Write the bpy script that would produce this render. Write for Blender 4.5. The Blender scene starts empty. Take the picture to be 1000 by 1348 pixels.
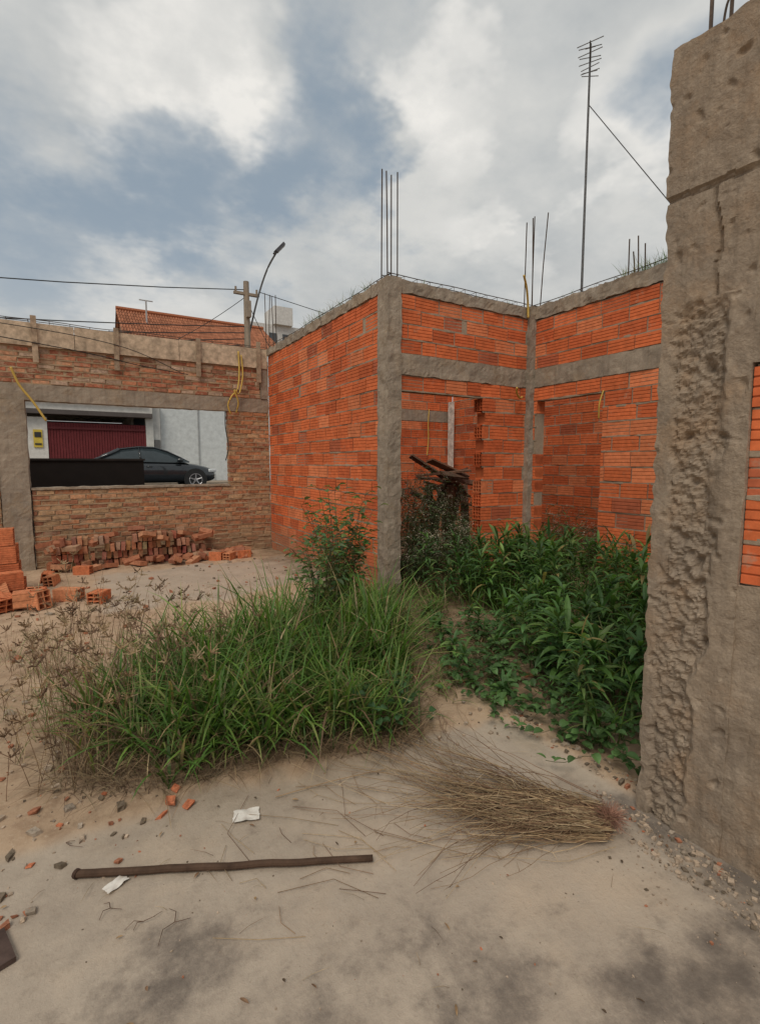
import bpy, math, random
from mathutils import Vector, noise, Matrix
random.seed(7)
R=random.random
def U(a,b): return a+(b-a)*random.random()
def N(x,y,z=0.0): return noise.noise(Vector((x,y,z)))
scene=bpy.context.scene
scene.view_settings.view_transform='Standard'
scene.view_settings.look='None'
scene.view_settings.exposure=0

# ---------------------------------------------------------------- mesh builder
class MB:
    def __init__(s): s.v=[];s.f=[];s.c=[]
    def add(s,vs,fs,col):
        o=len(s.v); s.v.extend(vs); s.f.extend([tuple(i+o for i in f) for f in fs])
        if isinstance(col,list): s.c.extend(col)
        else: s.c.extend([col]*len(vs))
    def box(s,x0,x1,y0,y1,z0,z1,col=(1,1,1),M=None):
        vs=[Vector(p) for p in ((x0,y0,z0),(x1,y0,z0),(x1,y1,z0),(x0,y1,z0),(x0,y0,z1),(x1,y0,z1),(x1,y1,z1),(x0,y1,z1))]
        if M: vs=[M@p for p in vs]
        s.add([tuple(p) for p in vs],[(3,2,1,0),(4,5,6,7),(0,1,5,4),(1,2,6,5),(2,3,7,6),(3,0,4,7)],col)
    def tube(s,pts,r,col=(1,1,1),n=5,r2=None):
        pts=[Vector(p) for p in pts]; k=len(pts); vs=[];fs=[]
        for i,p in enumerate(pts):
            d=(pts[min(i+1,k-1)]-pts[max(i-1,0)])
            if d.length<1e-9: d=Vector((0,0,1))
            d.normalize()
            a=d.cross(Vector((0,0,1)) if abs(d.z)<.9 else Vector((1,0,0))).normalized(); b=d.cross(a)
            rr=r if r2 is None else r+(r2-r)*i/(k-1)
            for j in range(n):
                t=2*math.pi*j/n
                vs.append(tuple(p+a*math.cos(t)*rr+b*math.sin(t)*rr))
        for i in range(k-1):
            for j in range(n):
                fs.append((i*n+j,i*n+(j+1)%n,(i+1)*n+(j+1)%n,(i+1)*n+j))
        fs.append(tuple(range(n-1,-1,-1))); fs.append(tuple((k-1)*n+j for j in range(n)))
        s.add(vs,fs,col)
    def build(s,name,mat,parent=None,smooth=False):
        me=bpy.data.meshes.new(name); me.from_pydata(s.v,[],s.f)
        at=me.color_attributes.new("Col",'FLOAT_COLOR','POINT')
        buf=[]
        for c in s.c: buf.extend((c[0],c[1],c[2],1.0))
        at.data.foreach_set("color",buf)
        if smooth: me.polygons.foreach_set("use_smooth",[True]*len(me.polygons))
        me.update()
        ob=bpy.data.objects.new(name,me); scene.collection.objects.link(ob)
        me.materials.append(mat)
        if parent: ob.parent=parent
        return ob
def empty(name,loc=(0,0,0)):
    e=bpy.data.objects.new(name,None); scene.collection.objects.link(e); e.location=loc; return e

# ---------------------------------------------------------------- materials
def newmat(name):
    m=bpy.data.materials.new(name); m.use_nodes=True
    nt=m.node_tree; b=nt.nodes['Principled BSDF']; return m,nt,b
def nd(nt,t,**k):
    n=nt.nodes.new(t)
    for a,v in k.items(): setattr(n,a,v)
    return n
def noi(nt,scale,detail=6,rough=.6,vec=None,out='Fac'):
    n=nd(nt,'ShaderNodeTexNoise'); n.inputs['Scale'].default_value=scale; n.inputs['Detail'].default_value=detail; n.inputs['Roughness'].default_value=rough
    if vec is not None: nt.links.new(vec,n.inputs['Vector'])
    return n.outputs[out]
def mr(nt,src,a,b,c=0,d=1,smooth=False):
    n=nd(nt,'ShaderNodeMapRange'); n.inputs[1].default_value=a;n.inputs[2].default_value=b;n.inputs[3].default_value=c;n.inputs[4].default_value=d
    if smooth: n.interpolation_type='SMOOTHSTEP'
    nt.links.new(src,n.inputs[0]); return n.outputs[0]
def mix(nt,fac,a,b,mode='MIX'):
    n=nd(nt,'ShaderNodeMix',data_type='RGBA',blend_type=mode)
    for i,s in ((0,fac),(6,a),(7,b)):
        if isinstance(s,(int,float)): n.inputs[i].default_value=s
        elif isinstance(s,tuple): n.inputs[i].default_value=(s[0],s[1],s[2],1)
        else: nt.links.new(s,n.inputs[i])
    return n.outputs[2]
def ma(nt,op,a,b=None):
    n=nd(nt,'ShaderNodeMath',operation=op)
    for i,s in ((0,a),(1,b)):
        if s is None: continue
        if isinstance(s,(int,float)): n.inputs[i].default_value=s
        else: nt.links.new(s,n.inputs[i])
    return n.outputs[0]
def bump(nt,b,h,strength=.5,dist=.01):
    n=nd(nt,'ShaderNodeBump'); n.inputs['Strength'].default_value=strength; n.inputs['Distance'].default_value=dist
    nt.links.new(h,n.inputs['Height']); nt.links.new(n.outputs[0],b.inputs['Normal'])
def pos(nt): return nd(nt,'ShaderNodeNewGeometry').outputs['Position']
def colattr(nt):
    n=nd(nt,'ShaderNodeVertexColor'); n.layer_name='Col'; return n.outputs[0]

def vcmat(name,rough=.9,var=.35,scale=30,bstr=.4,bdist=.004,smear=None,spec=.2,metal=0):
    m,nt,b=newmat(name); P=pos(nt)
    c=colattr(nt)
    n1=noi(nt,scale,5,.65,P)
    v=mr(nt,n1,.3,.7,1-var,1+var)
    cc=nd(nt,'ShaderNodeCombineColor'); 
    for i in range(3): nt.links.new(v,cc.inputs[i])
    col=mix(nt,1.0,c,cc.outputs[0],'MULTIPLY')
    if smear:
        n2=noi(nt,7,9,.75,P)
        f=mr(nt,n2,smear[0],smear[0]+.08,0,smear[1])
        col=mix(nt,f,col,smear[2])
        n3=noi(nt,1.3,5,.65,P)
        f=mr(nt,n3,.5,.72,0,.5)
        col=mix(nt,f,col,mix(nt,1.0,col,(.66,.64,.66),'MULTIPLY'))
        sx=nd(nt,'ShaderNodeSeparateXYZ'); nt.links.new(P,sx.inputs[0])
        zf=ma(nt,'ADD',sx.outputs[2],ma(nt,'MULTIPLY',n3,.5))
        col=mix(nt,mr(nt,zf,.35,.8,.6,0,True),col,(.27,.18,.115))
    nt.links.new(col,b.inputs['Base Color'])
    b.inputs['Roughness'].default_value=rough; b.inputs['Specular IOR Level'].default_value=spec; b.inputs['Metallic'].default_value=metal
    bump(nt,b,noi(nt,scale*3,4,.7,P),bstr,bdist)
    return m
M_hollow=vcmat('hollow_clay_brick',.88,.2,18,.4,.003,smear=(.6,.55,(.42,.31,.22)))
M_solid=vcmat('old_solid_brick',.95,.4,25,.8,.006,smear=(.52,.7,(.42,.30,.2)))
M_clay=vcmat('loose_clay',.95,.3,25,.6,.004)
M_paint=vcmat('generic_dull',.8,.15,5,.2,.003)
M_metal=vcmat('rusty_metal',.6,.4,40,.3,.001,metal=.4)
M_wood=vcmat('weathered_wood',.85,.4,14,.5,.003)
M_plastic=vcmat('plastic_conduit',.5,.1,8,.1,.001,spec=.4)
M_rubble=vcmat('rubble',.95,.4,60,.6,.003)
M_straw=vcmat('dry_straw',.8,.3,40,.1,.001)

def concrete(name,c1,c2,c3,bs=.7,bd=.008,streak=True,warm=None):
    m,nt,b=newmat(name); P=pos(nt)
    a=noi(nt,2.2,8,.7,P); q=noi(nt,14,6,.65,P); f=noi(nt,90,5,.7,P)
    col=mix(nt,mr(nt,a,.38,.62),c1,c2)
    if warm:
        e=noi(nt,3.6,7,.72,P); col=mix(nt,mr(nt,e,.5,.64,0,.75),col,warm)
    col=mix(nt,mr(nt,q,.5,.72,0,.7),col,c3)
    if streak:
        mp=nd(nt,'ShaderNodeMapping'); mp.inputs['Scale'].default_value=(9,9,.7); nt.links.new(P,mp.inputs[0])
        s=noi(nt,1.4,6,.7,mp.outputs[0])
        col=mix(nt,mr(nt,s,.48,.70,0,.65),col,tuple(x*.5 for x in c1))
    col=mix(nt,mr(nt,f,.35,.65,.0,.35),col,tuple(x*.5 for x in c2))
    nt.links.new(col,b.inputs['Base Color']); b.inputs['Roughness'].default_value=.95; b.inputs['Specular IOR Level'].default_value=.15
    h=ma(nt,'ADD',ma(nt,'MULTIPLY',q,1.0),ma(nt,'MULTIPLY',f,.45))
    bump(nt,b,h,bs,bd)
    return m
M_conc=concrete('cast_concrete',(.40,.325,.25),(.29,.24,.19),(.46,.385,.3),warm=(.35,.26,.175))
M_conc2=concrete('column_concrete',(.39,.305,.225),(.27,.215,.165),(.47,.38,.29),1.0,.011,warm=(.37,.255,.165))
M_mortar=concrete('mortar',(.40,.31,.225),(.31,.24,.175),(.44,.35,.26),.8,.006,False)
M_mortar2=concrete('sandy_mortar',(.46,.33,.21),(.36,.25,.155),(.5,.38,.26),.8,.008,False)

# foliage
def leafmat(name,tr=.33):
    m,nt,b=newmat(name); P=pos(nt); c=colattr(nt)
    v=mr(nt,noi(nt,9,3,.5,P),.3,.7,.72,1.3)
    cc=nd(nt,'ShaderNodeCombineColor')
    for i in range(3): nt.links.new(v,cc.inputs[i])
    col=mix(nt,1.0,c,cc.outputs[0],'MULTIPLY')
    nt.links.new(col,b.inputs['Base Color']); b.inputs['Roughness'].default_value=.5; b.inputs['Specular IOR Level'].default_value=.35
    t=nd(nt,'ShaderNodeBsdfTranslucent'); nt.links.new(mix(nt,1.0,col,(1.3,1.5,.7),'MULTIPLY'),t.inputs[0])
    mx=nd(nt,'ShaderNodeMixShader'); mx.inputs[0].default_value=tr
    nt.links.new(b.outputs[0],mx.inputs[1]); nt.links.new(t.outputs[0],mx.inputs[2])
    nt.links.new(mx.outputs[0],nt.nodes['Material Output'].inputs['Surface'])
    return m
M_leaf=leafmat('foliage')

# ---------------------------------------------------------------- ground
def sst(a,b,x):
    t=max(0,min(1,(x-a)/(b-a))); return t*t*(3-2*t)
def slab_mask(x,y):
    n=N(x*2.3,y*2.3,3)*.16+N(x*8,y*8,1)*.06
    yb=2.02-.1*x+n
    m1=1-sst(yb-.03,yb+.05,y)
    xb=1.86+n*.4
    m2=1-sst(xb-.02,xb+.04,x)
    near=m1*m2
    n2=N(x*1.7,y*1.7,9)*.35+N(x*7,y*7,4)*.1
    pad=sst(.1,.3,x+n2)*(1-sst(2.45,2.5,x))*sst(5.0,5.15,y+n2)*(1-sst(6.7,6.9,y+n2))
    return near,pad
def gz(x,y):
    if y>8.2: return .45*sst(8.2,9.6,y)
    near,pad=slab_mask(x,y)
    d=.018+.03*N(x*1.1,y*1.1,5)+.014*N(x*5,y*5,2)+.006*N(x*17,y*17,2)
    d+= -.05*sst(1.9,2.1,x)*(1-sst(1.9,2.3,y))
    return d*(1-max(near,pad)) + pad*.03
def axis(a,b,step,out):
    c=[]; x=a
    while x<=b+1e-6: c.append(x); x+=step
    o=[]; s=step; q=a
    while q>-out: s*=1.45; q-=s; o.append(q)
    o.reverse(); e=[]; s=step; q=c[-1]
    while q<out: s*=1.45; q+=s; e.append(q)
    return o+c+e
xs=axis(-1.6,4.4,.025,500); ys=axis(0.2,7.7,.025,500)
vs=[];cols=[]
for y in ys:
    for x in xs:
        near,pad=slab_mask(x,y) if (abs(x)<12 and -12<y<12) else (0,0)
        st=0
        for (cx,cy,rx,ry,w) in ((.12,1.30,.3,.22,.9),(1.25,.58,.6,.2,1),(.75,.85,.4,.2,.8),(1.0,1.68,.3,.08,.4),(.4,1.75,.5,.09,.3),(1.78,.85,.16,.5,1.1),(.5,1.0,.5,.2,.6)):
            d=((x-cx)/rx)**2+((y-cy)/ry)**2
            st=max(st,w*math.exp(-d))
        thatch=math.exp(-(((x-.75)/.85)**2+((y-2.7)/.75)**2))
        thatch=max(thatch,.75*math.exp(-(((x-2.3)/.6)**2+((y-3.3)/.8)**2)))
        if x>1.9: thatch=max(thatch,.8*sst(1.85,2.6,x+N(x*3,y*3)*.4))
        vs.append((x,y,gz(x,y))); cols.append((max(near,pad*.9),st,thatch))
nx=len(xs); fs=[(j*nx+i,j*nx+i+1,(j+1)*nx+i+1,(j+1)*nx+i) for j in range(len(ys)-1) for i in range(nx-1)]
g=MB(); g.add(vs,fs,cols)
m,nt,b=newmat('sandy_ground'); P=pos(nt)
sep=nd(nt,'ShaderNodeSeparateColor'); nt.links.new(colattr(nt),sep.inputs[0])
n1=noi(nt,1.6,8,.7,P); n2=noi(nt,9,8,.7,P); n3=noi(nt,60,6,.75,P); n4=noi(nt,4,7,.7,P)
dirt=mix(nt,mr(nt,n1,.35,.65),(.52,.385,.265),(.41,.285,.19))
dirt=mix(nt,mr(nt,n2,.5,.66,0,.75),dirt,(.31,.205,.135))
dirt=mix(nt,mr(nt,n3,.55,.7,0,.6),dirt,(.62,.50,.37))
slab=mix(nt,mr(nt,n4,.35,.62),(.47,.395,.315),(.39,.325,.26))
slab=mix(nt,mr(nt,n1,.48,.66,0,.7),slab,(.53,.425,.32))
slab=mix(nt,mr(nt,n2,.55,.75,0,.55),slab,(.27,.22,.175))
slab=mix(nt,mr(nt,n3,.56,.72,0,.4),slab,(.23,.185,.15))
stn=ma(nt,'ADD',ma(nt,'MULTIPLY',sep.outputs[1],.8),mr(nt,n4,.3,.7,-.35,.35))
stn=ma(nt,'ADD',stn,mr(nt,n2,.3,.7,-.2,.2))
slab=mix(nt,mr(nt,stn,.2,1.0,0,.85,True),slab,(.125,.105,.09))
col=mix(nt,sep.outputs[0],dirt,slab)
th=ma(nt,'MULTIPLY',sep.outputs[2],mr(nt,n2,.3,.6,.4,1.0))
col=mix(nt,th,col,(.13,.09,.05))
nt.links.new(col,b.inputs['Base Color']); b.inputs['Roughness'].default_value=.95; b.inputs['Specular IOR Level'].default_value=.15
bump(nt,b,ma(nt,'ADD',n2,ma(nt,'MULTIPLY',n3,.5)),.6,.012)
g.build('ground',m,smooth=True)

# ---------------------------------------------------------------- brick walls
def W(ax,o,u,n,z):
    return (o+n,u,z) if ax=='x' else (u,o+n,z)
def free(u0,u1,z,holes):
    segs=[(u0,u1)]
    for (a,b_,c,d) in holes:
        if c<z<d:
            ns=[]
            for (p,q) in segs:
                if b_<=p or a>=q: ns.append((p,q)); continue
                if a>p: ns.append((p,a))
                if b_<q: ns.append((b_,q))
            segs=ns
    return segs
def hollow_wall(name,ax,o,u0,u1,z0,z1,holes=(),T=.14,parent=None,course=.15,L=.29,openjamb=None,hue=1.0):
    br=MB(); mt=MB()
    nc=max(1,round((z1-z0)/course)); ch=(z1-z0)/nc
    for k in range(nc):
        za=z0+k*ch; zm=za+ch/2
        for (p,q) in free(u0,u1,zm,holes):
            pe=p+.1 if (openjamb and abs(p-openjamb)<.001) else p+.004
            a=W(ax,o,pe,.007,za); c=W(ax,o,q-.004,T-.007,za+ch)
            mt.box(min(a[0],c[0]),max(a[0],c[0]),min(a[1],c[1]),max(a[1],c[1]),za,za+ch)
            nseg=max(2,int((q-p)/.03)); v=[];f=[]
            for s in range(nseg+1):
                u=p+(q-p)*s/nseg
                w=.007+.012*(N(u*5,za*31,o)+.2)+U(-.0015,.003); w=max(w,.002)
                dp=-.001+.008*(N(u*11,za*17,o+5))+U(-.001,.001); dp=min(max(dp,-.007),.005)
                zo=N(u*2,za*7,o)*.008
                v+= [W(ax,o,u,.009,za-w+zo),W(ax,o,u,dp+.002,za-w*.6+zo),W(ax,o,u,dp+.002,za+w*.6+zo),W(ax,o,u,.009,za+w+zo)]
            for s in range(nseg):
                for j in range(3): f.append((s*4+j,s*4+4+j,s*4+5+j,s*4+1+j))
            if k>0: mt.add(v,f,(1,1,1))
            off=(k%2)*L/2+U(-.05,.05)
            u=p-off
            while u<q:
                ln=L*(1 if R()<.93 else U(.5,.8))+U(-.012,.012); jw=U(.003,.009); a=max(p,u+jw); e=min(q,u+ln-jw)
                if e-a>.03:
                    h0=za+.005+U(0,.005); h1=za+ch-.005-U(0,.005); dn=U(-.004,.005)
                    t=R(); base=(.66,.165,.06) if t<.5 else ((.58,.135,.05) if t<.78 else ((.70,.22,.095) if t<.94 else (.46,.125,.06)))
                    kk=U(.85,1.1)*hue; c_=tuple(x*kk for x in base)
                    cd=tuple(x*.62 for x in c_)
                    ng=4; prof=[];pc=[]
                    hh=(h1-h0)
                    for r in range(ng):
                        z_a=h0+hh*r/ng; z_b=h0+hh*(r+1)/ng; gd=.003; gw=hh*.035
                        if r>0: prof.append((dn,z_a+gw));pc.append(c_)
                        else: prof.append((dn,z_a));pc.append(c_)
                        if r<ng-1:
                            prof+= [(dn,z_b-gw),(dn+gd,z_b-gw*.4),(dn+gd,z_b+gw*.4)]; pc+=[c_,cd,cd]
                        else: prof.append((dn,z_b));pc.append(c_)
                    prof+= [(T-p_[0],p_[1]) for p_ in reversed(prof)]; pc+=list(reversed(pc))
                    m_=len(prof)
                    tz=U(-.006,.006); tn=U(-.003,.003)
                    v=[W(ax,o,a,n_,z_) for n_,z_ in prof]+[W(ax,o,e,n_+tn,z_+tz) for n_,z_ in prof]
                    f=[(i,(i+1)%m_,m_+(i+1)%m_,m_+i) for i in range(m_)]
                    oj=openjamb is not None and abs(a-openjamb)<.012
                    if not oj: f.append(tuple(range(m_)))
                    f.append(tuple(range(2*m_-1,m_-1,-1)))
                    br.add(v,f,pc+pc)
                    if oj:
                        for w_ in (.0,.33,.66,1.0):
                            n_=.004+(T-.016)*w_
                            A=W(ax,o,a+.001,n_,h0);B=W(ax,o,a+.09,n_+.008,h1)
                            br.box(A[0],B[0],A[1],B[1],h0+.002,h1-.002,c_)
                        for w_ in (.02,.34,.64,.95):
                            zz=h0+(h1-h0-.008)*w_+.001
                            A=W(ax,o,a+.002,.005,0);B=W(ax,o,a+.09,T-.005,0)
                            br.box(A[0],B[0],A[1],B[1],zz,zz+.006,c_)
                u+=ln
    br.build(name+'_bricks',M_hollow,parent); mt.build(name+'_mortar',M_mortar,parent)
def solid_wall(name,o,u0,u1,z0,z1,holes,parent,T=.13,cols=None):
    br=MB(); mt=MB(); ch=.066; nc=max(1,round((z1-z0)/ch)); ch=(z1-z0)/nc; L=.205
    for k in range(nc):
        za=z0+k*ch
        for (p,q) in free(u0,u1,za+ch/2,holes):
            mt.box(p+.003,q-.003,o+.008,o+T-.008,za,za+ch)
            nseg=max(2,int((q-p)/.03)); v=[];f=[]
            for s in range(nseg+1):
                u=p+(q-p)*s/nseg
                w=max(.003,.010+.010*N(u*9,za*31,o)+U(-.002,.004))
                dp=min(.007,max(-.005,-.001+.010*N(u*11,za*19,2)))
                v+=[(u,o+.01,za-w),(u,o+dp,za-w*.6),(u,o+dp,za+w*.6),(u,o+.01,za+w)]
            for s in range(nseg):
                for j in range(3): f.append((s*4+j,s*4+4+j,s*4+5+j,s*4+1+j))
            if k>0: mt.add(v,f,(1,1,1))
            u=p-(k%2)*L/2-U(0,.04)
            while u<q:
                ln=L+U(-.03,.012); a=max(p,u+.006); e=min(q,u+ln-.007)
                if e-a>.02:
                    base=random.choice(cols); kk=U(.75,1.15); c_=tuple(x*kk for x in base)
                    dn=U(-.008,.007); an=U(-.02,.02); h0=za+.005+U(0,.006); h1=za+ch-.004-U(0,.007)
                    M=Matrix.Translation(((a+e)/2,o+T/2,(h0+h1)/2))@Matrix.Rotation(an,4,'Y')@Matrix.Rotation(U(-.02,.02),4,'Z')
                    hx=(e-a)/2;hz=(h1-h0)/2; q_=.004
                    y0=-T/2+dn; vs=[]
                    for (yy,s_) in ((y0,q_),(y0+q_,0),(T/2-dn-q_,0),(T/2-dn,q_)):
                        for sx,sz in ((-1,-1),(1,-1),(1,1),(-1,1)):
                            vs.append(tuple(M@Vector((sx*(hx-s_)+U(-.003,.003),yy,sz*(hz-s_)+U(-.003,.003)))))
                    f=[(0,1,2,3),(15,14,13,12)]
                    for r in range(3):
                        for j in range(4): f.append((r*4+j,r*4+(j+1)%4,r*4+4+(j+1)%4,r*4+4+j))
                    br.add(vs,f,c_)
                u+=ln
    br.build(name+'_bricks',M_solid,parent); mt.build(name+'_mortar',M_mortar2,parent)

def rough_box(name,x0,x1,y0,y1,z0,z1,mat,parent=None,res=.04,amp=.006,disp=None,fr=9):
    mb=MB()
    def grid(o,a,la,b_,lb):
        na=max(1,math.ceil(la/res)); nb_=max(1,math.ceil(lb/res)); v=[];f=[]
        for j in range(nb_+1):
            for i in range(na+1):
                p=o+a*(la*i/na)+b_*(lb*j/nb_)
                d=noise.noise_vector(p*fr)*amp+noise.noise_vector(p*fr*3.3)*amp*.5
                p=p+d
                if disp: p=disp(p)
                v.append(tuple(p))
        for j in range(nb_):
            for i in range(na):
                k=j*(na+1)+i; f.append((k,k+1,k+na+2,k+na+1))
        mb.add(v,f,(1,1,1))
    X,Y,Z=Vector((1,0,0)),Vector((0,1,0)),Vector((0,0,1))
    lx,ly,lz=x1-x0,y1-y0,z1-z0
    grid(Vector((x0,y0,z0)),X,lx,Z,lz); grid(Vector((x1,y1,z0)),-X,lx,Z,lz)
    grid(Vector((x0,y1,z0)),-Y,ly,Z,lz); grid(Vector((x1,y0,z0)),Y,ly,Z,lz)
    grid(Vector((x0,y0,z1)),X,lx,Y,ly); grid(Vector((x0,y1,z0)),X,lx,-Y,ly)
    return mb.build(name,mat,parent)

house=empty('unfinished_brick_house')
XA,YA=2.58,4.14; YB=7.63; XC=4.5; ZT=3.09
ZB0,ZB1=2.21,2.41
hollow_wall('side_wall','x',XA,YA+.17,YB-.01,-.02,2.98,parent=house,T=.14)
hollow_wall('door_wall_lower','y',YA,XA+.135,XC-.07,-.02,ZB0,holes=[(XA+.1,3.78,-.1,2.09)],parent=house,openjamb=3.78)
hollow_wall('door_wall_upper','y',YA,XA+.135,XC-.07,ZB1,2.97,parent=house)
hollow_wall('right_wall_lower','x',XC,-.6,YA-.003,-.02,ZB0,holes=[(3.2,4.04,-.1,2.07)],parent=house,hue=1.06)
hollow_wall('right_wall_upper','x',XC,-.6,YA-.003,ZB1,2.95,parent=house,hue=1.06)
hollow_wall('back_wall_lower','y',YB,XA+.15,6.19,-.02,2.13,parent=house)
hollow_wall('back_wall_upper','y',YB,XA+.15,6.19,2.33,2.97,parent=house)
hollow_wall('inner_wall','x',6.2,-.6,YB,-.02,2.97,parent=house,hue=.9)
rough_box('back_beam',XA+.15,6.19,YB-.004,YB+.14,2.13,2.33,M_conc,house,.06)
rough_box('ring_beam_side',XA-.012,XA+.15,YA+.17,YB,2.985,ZT,M_conc,house,.03,.018)
rough_box('ring_beam_door',XA+.13,XC-.06,YA-.012,YA+.15,2.975,ZT,M_conc,house,.03,.014)
rough_box('ring_beam_right',XC-.012,XC+.15,-.6,YA-.06,2.955,ZT+.01,M_conc,house,.03,.018)
rough_box('belt_beam_door',XA+.13,XC-.06,YA-.008,YA+.148,ZB0,ZB1,M_conc,house,.03,.010)
rough_box('belt_beam_right',XC-.008,XC+.148,-.6,YA-.06,ZB0,ZB1,M_conc,house,.03,.010)
rough_box('ring_beam_inner',6.19,6.35,-.6,YB,2.97,ZT,M_conc,house,.08,.01)
rough_box('ring_beam_back',XA+.15,6.19,YB,YB+.15,2.97,ZT,M_conc,house,.08,.01)
rough_box('corner_column',XA-.02,XA+.135,YA-.02,YA+.17,-.05,3.1,M_conc,house,.022,.010)
rough_box('inner_corner_column',XC-.075,XC+.155,YA-.06,YA+.15,-.05,3.1,M_conc,house,.028,.011)
# rebar
rb=MB(); rc=(.09,.065,.05)
def rods(mb,x,y,z0,z1,s=.06,n=4,lean=.03):
    for i in range(n):
        dx=(-s,s)[i%2]; dy=(-s,s)[i//2]
        lx,ly=U(-lean,lean),U(-lean,lean)
        mb.tube([(x+dx,y+dy,z0),(x+dx+lx*.4,y+dy+ly*.4,(z0+z1)/2),(x+dx+lx,y+dy+ly,z1+U(-.12,.02))],.0065,rc,5)
    for z in (z0+.1,):
        mb.tube([(x-s,y-s,z),(x+s,y-s,z),(x+s,y+s,z),(x-s,y+s,z),(x-s,y-s,z)],.003,rc,4)
rods(rb,XA+.06,YA+.08,3.0,4.15,.055,4,.012)
rods(rb,XC+.03,YA+.04,3.0,4.15,.06,4,.07)
rods(rb,XC+.07,2.95,3.0,3.45,.05,4,.02)
rods(rb,XA+.1,YB+.1,3.0,4.0,.06,4,.03)
rods(rb,4.9,YB+.1,3.0,3.9,.06,4,.03)
def truss(mb,p,q,w=.05,h=.07,step=.2):
    p=Vector(p);q=Vector(q);d=(q-p);L=d.length;d.normalize();s=d.cross(Vector((0,0,1)))
    def wob(t,a): return Vector((0,0,.02*N(t*1.5,a,3)+.01))+s*.015*N(t*2,a,7)
    n=int(L/.15)
    for sx,sz in ((-w,0),(w,0),(-w,h),(w,h)):
        mb.tube([p+d*(L*i/n)+s*sx+Vector((0,0,sz))+wob(L*i/n,1) for i in range(n+1)],.0045,rc,4)
    t=.05
    while t<L:
        o=p+d*t+wob(t,1)
        mb.tube([o-s*w,o+s*w,o+s*w+Vector((0,0,h)),o-s*w+Vector((0,0,h)),o-s*w],.003,rc,4); t+=step
truss(rb,(XA+.07,YA,3.07),(XA+.07,YB,3.07),.045,.05)
truss(rb,(XA,YA+.07,3.07),(XC+.1,YA+.07,3.07),.045,.06,.15)
truss(rb,(XC+.07,-.5,3.07),(XC+.07,YA+.1,3.07),.045,.06)
rb.build('rebar',M_metal,house)
# conduits
cd=MB(); yc=(.55,.37,.08)
def curve(pts,n=8):
    pts=[Vector(p) for p in pts]; out=[]
    P_=[pts[0]]+pts+[pts[-1]]
    for i in range(1,len(P_)-2):
        for k in range(n):
            t=k/n; a,b_,c,d=P_[i-1],P_[i],P_[i+1],P_[i+2]
            out.append(.5*((2*b_)+(c-a)*t+(2*a-5*b_+4*c-d)*t*t+(3*b_-a-3*c+d)*t**3))
    out.append(pts[-1]); return out
cd.tube(curve([(4.39,4.1,2.97),(4.38,4.1,3.12),(4.30,4.05,3.26),(4.2,4.0,3.36)]),.012,yc,7)
cd.tube(curve([(4.33,4.1,2.1),(4.26,4.07,2.08),(4.16,4.02,2.12),(4.12,3.98,2.17)]),.011,yc,7)
cd.tube(curve([(4.49,3.19,2.07),(4.47,3.2,2.0),(4.46,3.21,1.92),(4.49,3.23,1.8)]),.008,yc,7)
cd.tube(curve([(5.62,7.59,2.35),(5.6,7.59,2.1),(5.6,7.58,1.8),(5.55,7.55,1.5)]),.010,yc,7)
cd.build('electrical_conduit',M_plastic,house,True)
pp=MB(); pp.box(6.04,6.12,7.48,7.56,.0,2.5,(.6,.56,.5)); pp.build('door_post',M_wood,house)

# ---------------------------------------------------------------- front wall (old solid bricks)
fw=empty('front_brick_wall')
SC=[(.46,.21,.105),(.40,.175,.09),(.50,.27,.15),(.35,.155,.09),(.47,.30,.17)]
SU=[(.48,.2,.11),(.38,.14,.08),(.52,.26,.15),(.28,.13,.08),(.47,.33,.24),(.33,.12,.07)]
WX0,WX1=-.515,1.955
solid_wall('lower',YB,-4,XA-.003,-.03,2.13,[(WX0,WX1,1.02,3),( -.82,-.50,-1,3)],fw,cols=SC)
solid_wall('upper',YB,-4,XA-.13,2.33,2.84,[],fw,cols=SU)
rough_box('lintel_beam',-4,XA-.004,YB-.006,YB+.14,2.13,2.33,M_conc,fw,.04,.008)
rough_box('wall_column',-.81,-.515,YB-.03,YB+.15,-.05,2.128,M_conc,fw,.03,.008)
rough_box('window_sill',WX0+.01,WX1-.004,YB-.02,YB+.15,1.02,1.05,M_conc,fw,.03,.008)
rough_box('top_column',XA-.125,XA-.01,YB-.02,YB+.1,2.335,2.9,M_conc,fw,.03,.006)
fb=MB()
x=-4.0
for L_ in (1.9,2.15,1.25,1.3):
    a=x;e=min(x+L_,XA-.02); w0=U(-.01,.01)
    k=U(.9,1.1)
    fb.box(a+.003,e-.003,YB-.035,YB-.01,2.78+w0,3.06+w0+U(-.01,.01),(.50*k,.38*k,.27*k))
    fb.box(a+.003,e-.003,YB+.15,YB+.175,2.78+w0,3.06+w0,(.40*k,.31*k,.22*k)); x+=L_
for bx in (-3.2,-2.1,-1.3,-.37,.52,1.55,2.42):
    k=U(.7,1); sl_=U(-.02,.02)
    M=Matrix.Translation((bx,0,2.85))@Matrix.Rotation(sl_,4,'Y')
    fb.box(-.03,.03,YB-.065,YB-.037,-.27+U(-.03,.03),.28+U(-.02,.04),(.4*k,.29*k,.2*k),M)
fb.build('formwork_board',M_wood,fw)
rough_box('fill',-4,XA-.13,YB+.0,YB+.14,2.845,2.98,M_conc,fw,.08,.01)
r2=MB(); truss(r2,(-4,YB+.06,3.03),(XA,YB+.06,3.03),.05,.07,.22)
r2.tube(curve([(-4,YB-.08,2.95),(-1.5,YB-.08,2.9),(0,YB-.07,2.78),(.8,YB-.07,2.66),(1.4,YB-.06,2.6)]),.006,(.03,.03,.03),5)
r2.tube(curve([(-4,YB-.09,3.1),(-1.0,YB-.09,3.02),(.5,YB-.07,2.9),(1.3,YB-.06,2.62)]),.005,(.03,.03,.03),5)
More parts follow.
